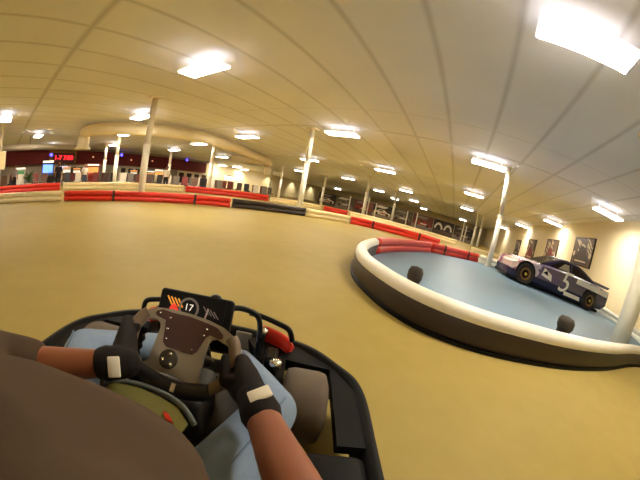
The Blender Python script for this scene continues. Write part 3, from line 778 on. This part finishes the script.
        bm = NB(); prism(bm, [(1.02, .5), (.55, .42), (.6, .62), (.95, .76)], 'y', s*.97-.003, s*.97+.012); obj('fender_slash', bm, WD, t)
        bm = NB(); prism(bm, [(.98, .6), (.75, .55), (.82, .7)], 'y', s*.985-.003, s*.985+.012); obj('fender_mark', bm, BLACK, t)
    bm = NB(); box(bm, (-2.36, 0, 1.0), (.16, 1.6, .03), Matrix.Rotation(.5, 4, 'Y')); obj('spoiler', bm, BLACK, t)
    bm = NB(); box(bm, (2.14, 0, .12), (.2, 1.5, .1), bev=.02); obj('splitter', bm, BLACK, t)
    for s in (-1, 1):
        bm = NB(); box(bm, (2.18, s*.5, .48), (.06, .3, .12), bev=.02); obj('headlight_decal', bm, WD, t)
    bm = NB(); box(bm, (0, 0, .09), (4.2, 1.7, .1)); obj('underbody', bm, BLACK, t)
race_car()


# ------------------------------------------------------------------ go kart (local frame: +Y forward, +X to the driver's right, driver sits over the origin)
KA = R(-30)
KF = Vector((math.sin(KA), math.cos(KA), 0)); KR = Vector((math.cos(KA), -math.sin(KA), 0))
K0 = KR*(-.29)
def kp(px, py, z):
    p = on_z(px, py, z); d = p-K0
    return Vector((d.dot(KR), d.dot(KF), z))
CAMK = Vector((.29, 0, CAM_H))
kart = thing('go_kart', 'black rental go kart with red nose corners driving on the tan floor', 'go kart', K0, R(30))
def kpart(name, bm, m, smooth=False, parent=None): return obj(name, bm, m, parent or kart, smooth=smooth)

# floor pan and frame
bm = NB(); prism(bm, [(-.3, -.45), (.3, -.45), (.33, .6), (.24, 1.1), (-.24, 1.1), (-.33, .6)], 'z', .045, .055); kpart('floor_pan', bm, mat('floor_pan_metal', (70, 66, 62), .4, metal=.7))
for s in (-1, 1):
    bm = NB(); tube(bm, smooth_path([(s*.36, -.5, .08), (s*.36, .2, .08), (s*.34, .6, .08), (s*.2, 1.05, .08), (s*.16, 1.12, .1)], 5), .016, 10); kpart('frame_rail', bm, BLACKM, True)
# perimeter bumper
per = smooth_path([(-.37, 1.11, 0), (0, 1.15, 0), (.37, 1.11, 0), (.54, .97, 0), (.615, .83, 0), (.62, .5, 0), (.62, -.3, 0), (.48, -.62, 0), (0, -.66, 0), (-.48, -.62, 0), (-.62, -.3, 0), (-.62, .5, 0), (-.615, .83, 0), (-.54, .97, 0)], 6, closed=True)
bm = NB(); sweep(bm, per, [(-.02, .07), (.02, .07), (.032, .1), (.032, .19), (.012, .225), (-.012, .225), (-.024, .19), (-.024, .1)], closed=True); kpart('bumper', bm, BLACK, True)
for s in (-1, 1):
    bm = NB(); prism(bm, [(s*x, y) for x, y in ((.14, 1.10), (.37, 1.09), (.53, .96), (.6, .82), (.6, .55), (.51, .55), (.51, .95), (.33, .97), (.33, .72), (.24, .72), (.2, 1.0))], 'z', .18, .215)
    kpart('front_fender', bm, BLACK)
    bm = NB(); box(bm, (s*.5, .16, .14), (.2, .74, .15), bev=.035, seg=3); kpart('side_pod', bm, BLACK, True)
    # red nose corner with its black bar
    nc = [kp(263, 324, .285), kp(276, 329, .285), kp(286, 335, .28), kp(292, 345, .26)]
    bm = NB(); sweep(bm, smooth_path([(s*p.x, p.y, p.z-.02) for p in nc], 5), [(-.016, -.06), (.016, -.06), (.016, .006), (.0, .016), (-.016, .006)]); kpart('nose_corner', bm, RED, True)
    fb = [kp(250, 313, .325), kp(262, 316.5, .325), kp(277, 323, .325), kp(289, 330, .32), kp(292, 341, .27)]
    bm = NB(); tube(bm, smooth_path([(s*p.x, p.y, p.z) for p in fb], 5), .012, 10); kpart('front_bar', bm, BLACKM, True)
    # tyres
    for nm, c, r_, w in (('front_wheel', (s*.41, .79, .14), .14, .15), ('rear_wheel', (s*.49, -.38, .145), .145, .2)):
        bm = NB(); h2 = w/2; lathe(bm, [(r_*.45, -h2), (r_*.8, -h2*1.02), (r_*.95, -h2*.9), (r_, -h2*.6), (r_, h2*.6), (r_*.95, h2*.9), (r_*.8, h2*1.02), (r_*.45, h2), (r_*.45, -h2)], c=c, axis='x', n=32)
        wo = kpart(nm, bm, DUSTY if nm == 'front_wheel' else RUBBER, True)
        bm = NB(); lathe(bm, [(0, -h2*.7), (r_*.46, -h2*.85), (r_*.46, h2*.85), (0, h2*.7)], c=c, axis='x', n=20); kpart('rim', bm, mat('alloy_rim', (170, 165, 155), .3, metal=.8), True, wo)
        bm = NB(); lathe(bm, [(0, -h2*.95), (.025, -h2*.95), (.025, h2*.95), (0, h2*.95)], c=c, axis='x', n=12); kpart('hub', bm, CHROME, True, wo)
    # steering links and kingpins
    bm = NB(); tube(bm, [Vector((s*.04, .86, .15)), Vector((s*.33, .84, .17))], .009, 8); kpart('tie_rod', bm, CHROME, True)
    bm = NB(); lathe(bm, [(0, .06), (.016, .06), (.016, .25), (.024, .25), (.024, .275), (0, .28)], c=(s*.29, .86, 0), n=12); kpart('kingpin', bm, CHROME, True)
    bm = NB(); box(bm, (s*.27, .9, .2), (.05, .09, .16), bev=.012); kpart('stub_bracket', bm, BLACKM)
    bm = NB(); lathe(bm, [(0, .1), (.013, .1), (.013, .31), (.02, .31), (.02, .33), (0, .335)], c=(s*.22, .98, 0), n=12); kpart('clamp_bolt', bm, CHROME, True)
    bm = NB(); box(bm, (s*.13, 1.07, .17), (.07, .02, .14), Matrix.Rotation(-.4, 4, 'X'), .006); pd = kpart('pedal', bm, mat('pedal_metal', (150, 145, 138), .35, metal=.8))
    bm = NB(); tube(bm, [Vector((s*.13, 1.08, .11)), Vector((s*.13, 1.0, .06))], .008, 8); kpart('pedal_arm', bm, BLACKM, True, pd)
# hoop around the dash
hp = [kp(236, 308, .46), kp(250, 311, .45), kp(258, 317, .43), kp(260, 328, .37), kp(258, 343, .27)]
hx = [(p.x, p.y, p.z) for p in hp]
for s in (1,):
    bm = NB(); tube(bm, smooth_path([(s*.1, .80, .455)]+[(s*x, y, z) for x, y, z in hx]+[(s*hx[-1][0], hx[-1][1]-.02, .09)], 5), .010, 10); kpart('dash_hoop', bm, BLACKM, True)
# fuel tank, column
bm = NB(); box(bm, (0, .68, .15), (.2, .2, .2), bev=.03, seg=3); kpart('fuel_tank', bm, mat('tank_plastic', (46, 42, 38), .5), True)
WC = Vector((.058, .548, .47)); WT = R(48); WR = R(-5)
WU = Vector((0, math.cos(WT), math.sin(WT))); WN = Vector((0, -math.sin(WT), math.cos(WT))); WX = Vector((1, 0, 0))
wx = WX*math.cos(WR)+WU*math.sin(WR); wy = WU*math.cos(WR)-WX*math.sin(WR)
def WP(x, y, n=0): return WC+wx*(x/100)+wy*(y/100)+WN*(n/100)
WM = Matrix((wx, wy, WN)).transposed().to_4x4(); WM.translation = WC
bm = NB(); tube(bm, [WP(0, 0, -1), WP(0, 0, -9), Vector((.02, .96, .14))], .014, 10); kpart('steering_column', bm, BLACKM, True)
# steering wheel
def wprism(pts, a, b, bev=0):
    bm = NB(); prism(bm, [(x/100, y/100) for x, y in pts], 'z', a/100, b/100)
    bmesh.ops.recalc_face_normals(bm, faces=bm.faces)
    if bev:
        es = [e for e in bm.edges if abs(e.verts[0].co.z-e.verts[1].co.z) < 1e-6]
        bmesh.ops.bevel(bm, geom=es, offset=bev/100, segments=2, affect='EDGES')
    bmesh.ops.transform(bm, matrix=WM, verts=bm.verts); return bm
half = [(0, 8.1), (5, 7.9), (9, 7.2), (11.6, 6), (12.9, 4.2), (12.7, 2.8), (10.4, 3.4), (8.2, 4.0), (7.1, 3.4), (6.7, 2.4), (6.9, -6.0), (7.5, -6.9), (9.8, -7.5), (9.6, -8.9), (5, -8.3), (0, -7.7)]
plate = half + [(-x, y) for x, y in half[-2:0:-1]]
sw = kpart('steering_wheel', wprism(plate, -.35, .45, .22), GUN)
ph = [(-9.2, 6.2), (-7.6, 7.0), (-5, 6.9), (0, 7.3), (5, 7.0), (7.6, 6.6), (9.4, 5.4), (9.6, 4.4), (8.6, 4.1), (6.4, 4.4), (5.6, 3.6), (4.6, -.4), (3.6, -1.5), (-3.4, -1.7), (-4.6, -.8), (-5.4, 2.8), (-6.0, 4.6), (-8.6, 4.9), (-9.4, 5.4)]
kpart('centre_panel', wprism(ph, .4, .62, .08), MAROON, parent=sw)
for x, y in ((-4.9, 5.4), (5.2, 5.5), (5.0, 3.8), (-3.9, .2), (3.2, -.4), (-4.6, 2.6), (-7.9, 5.9)):
    bm = NB(); lathe(bm, [(0, .5), (.32, .5), (.32, .8), (.2, .92), (0, .92)], c=(x, y, 0), n=12)
    bmesh.ops.scale(bm, vec=(.01,)*3, verts=bm.verts); bmesh.ops.transform(bm, matrix=WM, verts=bm.verts); kpart('screw', bm, CHROME, True, sw)
bm = NB(); lathe(bm, [(0, .3), (2.45, .3), (2.45, .7), (2.2, .85), (0, .85)], c=(-1.7, -4.4, 0), n=28); bmesh.ops.scale(bm, vec=(.01,)*3, verts=bm.verts); bmesh.ops.transform(bm, matrix=WM, verts=bm.verts); kpart('round_dial', bm, mat('dial_black', (52, 44, 36), .4), True, sw)
for x, y in ((-1.4, -3.1), (-3.0, -4.9), (-.6, -5.5)):
    bm = NB(); lathe(bm, [(0, .7), (.5, .7), (.5, 1.05), (.35, 1.2), (0, 1.2)], c=(x, y, 0), n=14); bmesh.ops.scale(bm, vec=(.01,)*3, verts=bm.verts); bmesh.ops.transform(bm, matrix=WM, verts=bm.verts); kpart('hub_bolt', bm, CHROME, True, sw)
for s in (-1, 1):
    bm = NB(); tube(bm, smooth_path([WP(s*11.6, 5.2), WP(s*12.9, 3.4, .2), WP(s*13.6, .6, .3), WP(s*13.2, -3.2, .2), WP(s*11.8, -6.4, 0), WP(s*9.4, -8.3)], 5), .0155, 14); kpart('grip', bm, GRIP, True, sw)
bm = NB(); sweep(bm, smooth_path([WP(-10.4, -8.6), WP(-5, -10.2), WP(0, -10.7), WP(5, -10.2), WP(10.4, -8.6)], 6), circ(.022, 12), up=WN); kpart('lower_rim', bm, mat('lower_rim_rubber', (14, 12, 12), .5), True, sw)
bm = NB(); box(bm, (0, 0, 0), (.012, .022, .004), bev=.001); bmesh.ops.transform(bm, matrix=Matrix.Translation(WP(2.2, -10.4, 2.2)) @ WM.to_3x3().to_4x4(), verts=bm.verts); kpart('rim_slot', bm, CHROME, parent=sw)
# dash display
DC = Vector((.012, .752, .466)); DT = R(62)
du = Vector((0, math.cos(DT), math.sin(DT))); dn = Vector((0, -math.sin(DT), math.cos(DT)))
DM = Matrix((WX, du, dn)).transposed().to_4x4(); DM.translation = DC
def dpart(bm, name, m, parent=None, smooth=False):
    bmesh.ops.transform(bm, matrix=DM, verts=bm.verts); return kpart(name, bm, m, smooth, parent)
bm = NB(); box(bm, (0, 0, -.018), (.246, .105, .04), bev=.012, seg=3); dash = dpart(bm, 'dash_display', BLACK, None, True)
bm = NB(); box(bm, (-.006, .0, .0025), (.215, .084, .004)); dpart(bm, 'screen', mat('dark_screen', (18, 15, 14), .6, spec=.15), dash)
DY = mat('display_amber', (226, 150, 40), .4, emit=.55); DR_ = mat('display_red', (226, 50, 30), .4, emit=.75); DG = mat('display_grey', (118, 104, 96), .4, emit=.12); DW = mat('display_white', (240, 236, 228), .4, emit=.6)
def slash(cx, cy, L, w, ang): 
    c, s = math.cos(ang), math.sin(ang)
    return [(cx+c*a-s*b, cy+s*a+c*b) for a, b in ((-L/2, -w/2), (L/2, -w/2), (L/2, w/2), (-L/2, w/2))]
for k in range(4):
    bm = NB(); prism(bm, slash(-.082+.0125*k, .016-.001*k, .032, .0045, R(-52)), 'z', .004, .0052); dpart(bm, 'amber_bar', DY, dash)
bm = NB(); prism(bm, [(-.078, -.008), (-.068, .008), (-.056, .004), (-.047, -.01), (-.05, -.024), (-.07, -.024)], 'z', .005, .0064); dpart(bm, 'red_warning_mark', DR_, dash)
bm = NB(); sweep(bm, [(-.014+.03*math.cos(a), .002+.03*math.sin(a), .0045) for a in [R(-70)+R(320)*k/40 for k in range(41)]], [(-.0035, 0), (.0035, 0), (.0035, .001), (-.0035, .001)]); dpart(bm, 'dial_ring', DG, dash)
tx = text('speed_number', '17', .03, DW, dash, (0, 0, 0), (0, 0, 0), .0005)
tx.data.transform(DM @ Matrix.Translation((-.014, .004, .006)))
bm = NB(); box(bm, (-.014, -.017, .0048), (.022, .005, .001)); dpart(bm, 'small_readout', mat('display_dim_red', (120, 60, 54), .4, emit=.15), dash)
for k in range(4):
    bm = NB(); prism(bm, slash(.042+.0115*k, .006-.003*k, .03-.003*(k % 2), .003, R(-48)), 'z', .004, .005); dpart(bm, 'grey_bar', DG, dash)
bm = NB(); prism(bm, slash(.046, -.004, .034, .005, R(80)), 'z', .004, .0054); dpart(bm, 'grey_needle', mat('display_pale', (170, 140, 130), .4, emit=.2), dash)
bm = NB(); lathe(bm, [(0, .0), (.022, .0), (.022, .02), (.016, .032), (0, .036)], c=(.06, .042, -.035), n=14); dpart(bm, 'indicator_dome', BLACKM, dash, True)
bm = NB(); tube(bm, [Vector((0, .80, .43)), Vector((0, .9, .3)), Vector((0, 1.0, .1))], .018, 10); kpart('dash_post', bm, BLACKM, True)
# seat: a bent shell
bm = NB(); V = []
for j, (y, z, w, dep) in enumerate([(.32, .17, .2, .06), (.2, .11, .21, .1), (.0, .09, .215, .14), (-.12, .14, .215, .16), (-.19, .3, .215, .15), (-.22, .45, .2, .12), (-.235, .56, .17, .06)]):
    row = []
    for i in range(13):
        u = -1+2*i/12; a = abs(u)
        x = u*w*1.02; up_ = dep*max(0, (a-.55)/.45)**1.6
        ny, nz = (0, 1) if j < 3 else ((.5, .6) if j == 3 else (1, .1))
        row.append(bm.verts.new((x, y+up_*ny, z+up_*nz)))
    V.append(row)
for A, B in zip(V, V[1:]):
    for i in range(12): bm.faces.new((A[i], A[i+1], B[i+1], B[i]))
bmesh.ops.solidify(bm, geom=bm.faces[:], thickness=.012); kpart('seat', bm, mat('seat_shell', (30, 27, 26), .35), True)
# engine, exhaust and rear axle
bm = NB(); box(bm, (.40, -.2, .2), (.14, .2, .16), bev=.015); eng = kpart('engine', bm, mat('engine_metal', (120, 116, 110), .4, metal=.7))
for k in range(5):
    bm = NB(); box(bm, (.40, -.2, .29+.018*k), (.16-.005*k, .17, .006)); kpart('cooling_fin', bm, mat('fin_metal', (90, 88, 84), .4, metal=.7), parent=eng)
bm = NB(); tube(bm, smooth_path([(.40, -.31, .22), (.36, -.42, .24), (.2, -.5, .24), (-.1, -.52, .22)], 5), .028, 12); kpart('exhaust', bm, BLACKM, True)
bm = NB(); lathe(bm, [(0, -.5), (.02, -.5), (.02, .5), (0, .5)], c=(0, -.38, .145), axis='x', n=12); kpart('rear_axle', bm, CHROME, True)

# ------------------------------------------------------------------ the driver
drv = thing('person', 'seated kart driver in brown-grey shirt, faded jeans and black gloves holding the steering wheel', 'person', K0, R(30))
def dp(name, bm, m, vox=None, it=6, f=.5, parent=None, smooth=False):
    o = obj(name, bm, m, parent or drv, smooth=smooth)
    if vox: organic(o, vox, it, f)
    return o
SH = {1: Vector((.25, .0, .61)), -1: Vector((-.19, .03, .60))}
EL = {1: Vector((.385, .17, .46)), -1: Vector((-.36, .285, .435))}
WRI = {1: Vector((.262, .43, .462)), -1: Vector((-.028, .428, .468))}
# body (skin), one continuous figure
bm = NB()
for z0, c, rx, ry in (): pass
loft(bm, [ell((0, .03, .14), .13, .1), ell((.01, .06, .3), .15, .12), ell((.03, .07, .45), .16, .12), ell((.035, .06, .56), .17, .10), ell((.05, .0, .64), .09, .07)])
chain(bm, [((.05, -.02, .62), .062), ((.08, -.09, .73), .06)])
ellipsoid(bm, (.09, -.12, .82), (.075, .095, .115)); capsule(bm, (.09, -.03, .81), .013, (.09, -.01, .798), .011)
for s in (-1, 1):
    ellipsoid(bm, (.09+s*.077, -.12, .815), (.012, .025, .032))
    chain(bm, [(SH[s]+Vector((-s*.06, 0, .0)), .06), (SH[s], .058), (EL[s], .047), (EL[s].lerp(WRI[s], .35), .044), (WRI[s], .03)])
    chain(bm, [((s*.09, .05, .2), .08), ((s*.3, .55, .32), .05), ((s*.17, .99, .15), .035)])
body = dp('body', bm, SKIN, .011, 5)
# shirt
bm = NB()
loft(bm, [ell((0, .02, .15), .17, .14, 20), ell((.0, .06, .27), .185, .175, 20), ell((.01, .09, .38), .2, .19, 20), ell((.025, .09, .48), .215, .175, 20), ell((.04, .09, .56), .222, .168, 20), ell((.05, .07, .615), .205, .135, 20), ell((.06, .0, .675), .11, .09, 20)])
for s in (-1, 1):
    chain(bm, [(SH[s]+Vector((-s*.07, .02, 0)), .092), (SH[s], .086), (SH[s].lerp(EL[s], 1.0 if s < 0 else .55), .082 if s < 0 else .07)]+([(EL[s].lerp(WRI[s], .3), .064)] if s < 0 else []))
dp('shirt', bm, SHIRT, .011, 8)
# jeans
bm = NB(); ellipsoid(bm, (0, .03, .2), (.18, .15, .11))
KN = {1: Vector((.305, .54, .33)), -1: Vector((-.30, .575, .335))}
for s in (-1, 1):
    chain(bm, [((s*.09, .06, .215), .1), (Vector((s*.09, .06, .215)).lerp(KN[s], .5), .088), (KN[s], .066), (KN[s].lerp(Vector((s*.16, .99, .17)), .4), .056), ((s*.15, .98, .16), .05)])
jeans = dp('jeans', bm, JEANS, .01, 6)
for s in (-1, 1):
    # outer seam, a raised line along the thigh
    a = Vector((s*.09, .06, .215)); q = [a.lerp(KN[s], t_)+Vector((s*.03, 0, .088-.018*t_)) for t_ in (.35, .6, .8, .97)]
    bm = NB(); tube(bm, smooth_path(q, 4), .003, 6); dp('seam', bm, mat('dark_denim', (112, 130, 154), .9), parent=jeans, smooth=True)
    bm = NB(); chain(bm, [((s*.15, .98, .12), .045), ((s*.14, 1.06, .12), .042), ((s*.13, 1.12, .16), .032)]); dp('shoe', bm, mat('dark_shoe', (40, 38, 40), .7), .009, 4)
# lap panel and its piping
pl = [kp(x, y, .385) for x, y in ((112, 382), (137, 387), (160, 397), (178, 408), (188, 424), (175, 440), (120, 420), (100, 395))]
bm = NB(); prism(bm, [(p.x, p.y) for p in pl], 'z', .38, .386); dp('lap_panel', bm, OLIVE)
bm = NB(); tube(bm, smooth_path([kp(x, y, .39) for x, y in ((104, 381), (125, 381), (148, 387), (168, 396), (184, 408), (194, 424))], 5), .007, 8); dp('panel_piping', bm, mat('grey_piping', (108, 112, 108), .8), smooth=True)
rt = [kp(x, y, .39) for x, y in ((163, 411), (169, 415), (173, 423), (165, 419))]
bm = NB(); prism(bm, [(p.x, p.y) for p in rt], 'z', .387, .392); dp('red_tag', bm, RED)
# gloves
for s in (-1, 1):
    bm = NB(); w = WRI[s]; dirn = (EL[s]-w).normalized()
    capsule(bm, w, .036, w+dirn*.045, .041)
    for y in (3.4, 1.2, -1.0, -3.1):
        yy = y-2.6; K = WP(s*15.7, yy, 1.2)
        chain(bm, [(w, .032), (w.lerp(K, .6), .0265), (K, .0175)])
        L = 1 if abs(y-1.2) < .1 else .9
        chain(bm, [(K, .0135), (WP(s*15.8, yy, -1.6*L), .0115), (WP(s*13.4, yy, -3.0), .0105), (WP(s*11.7, yy-.1, -2.2), .0095)])
    # thumb from the side of the palm, over the face of the grip
    chain(bm, [(w.lerp(WP(s*15, -1, 1.5), .45), .021), (WP(s*13.6, -5.0, 3.0), .0145), (WP(s*12.6, -2.0, 2.9), .0125), (WP(s*11.9, .2, 2.3), .0105)])
    g = dp('glove', bm, GLOVE, .0042, 3)
    # white patch on the wrist strap
    P = w+dirn*.03; n_ = (CAMK-P); n_ -= dirn*n_.dot(dirn); n_.normalize(); b_ = n_.cross(dirn)
    M = Matrix((dirn, b_, n_)).transposed().to_4x4(); M.translation = P+n_*.0375+b_*(.012 if s > 0 else .008)-dirn*(.0 if s > 0 else .012)
    bm = NB(); box(bm, (0, 0, 0), (.028, .044, .008), bev=.003)
    bmesh.ops.transform(bm, matrix=M, verts=bm.verts); pt = dp('patch', bm, PATCHW, parent=g, smooth=True); pt['label'] = 'white patch on the glove cuff'
# helmet
bm = NB(); ellipsoid(bm, (.09, -.125, .83), (.122, .145, .137)); ellipsoid(bm, (.09, -.09, .765), (.095, .115, .06)); h_ = dp('helmet', bm, mat('helmet_black', (30, 28, 30), .25), .008, 3)
bm = NB(); ellipsoid(bm, (.09, -.112, .84), (.118, .142, .05)); dp('visor', bm, mat('helmet_visor', (66, 62, 66), .1), parent=h_, smooth=True)
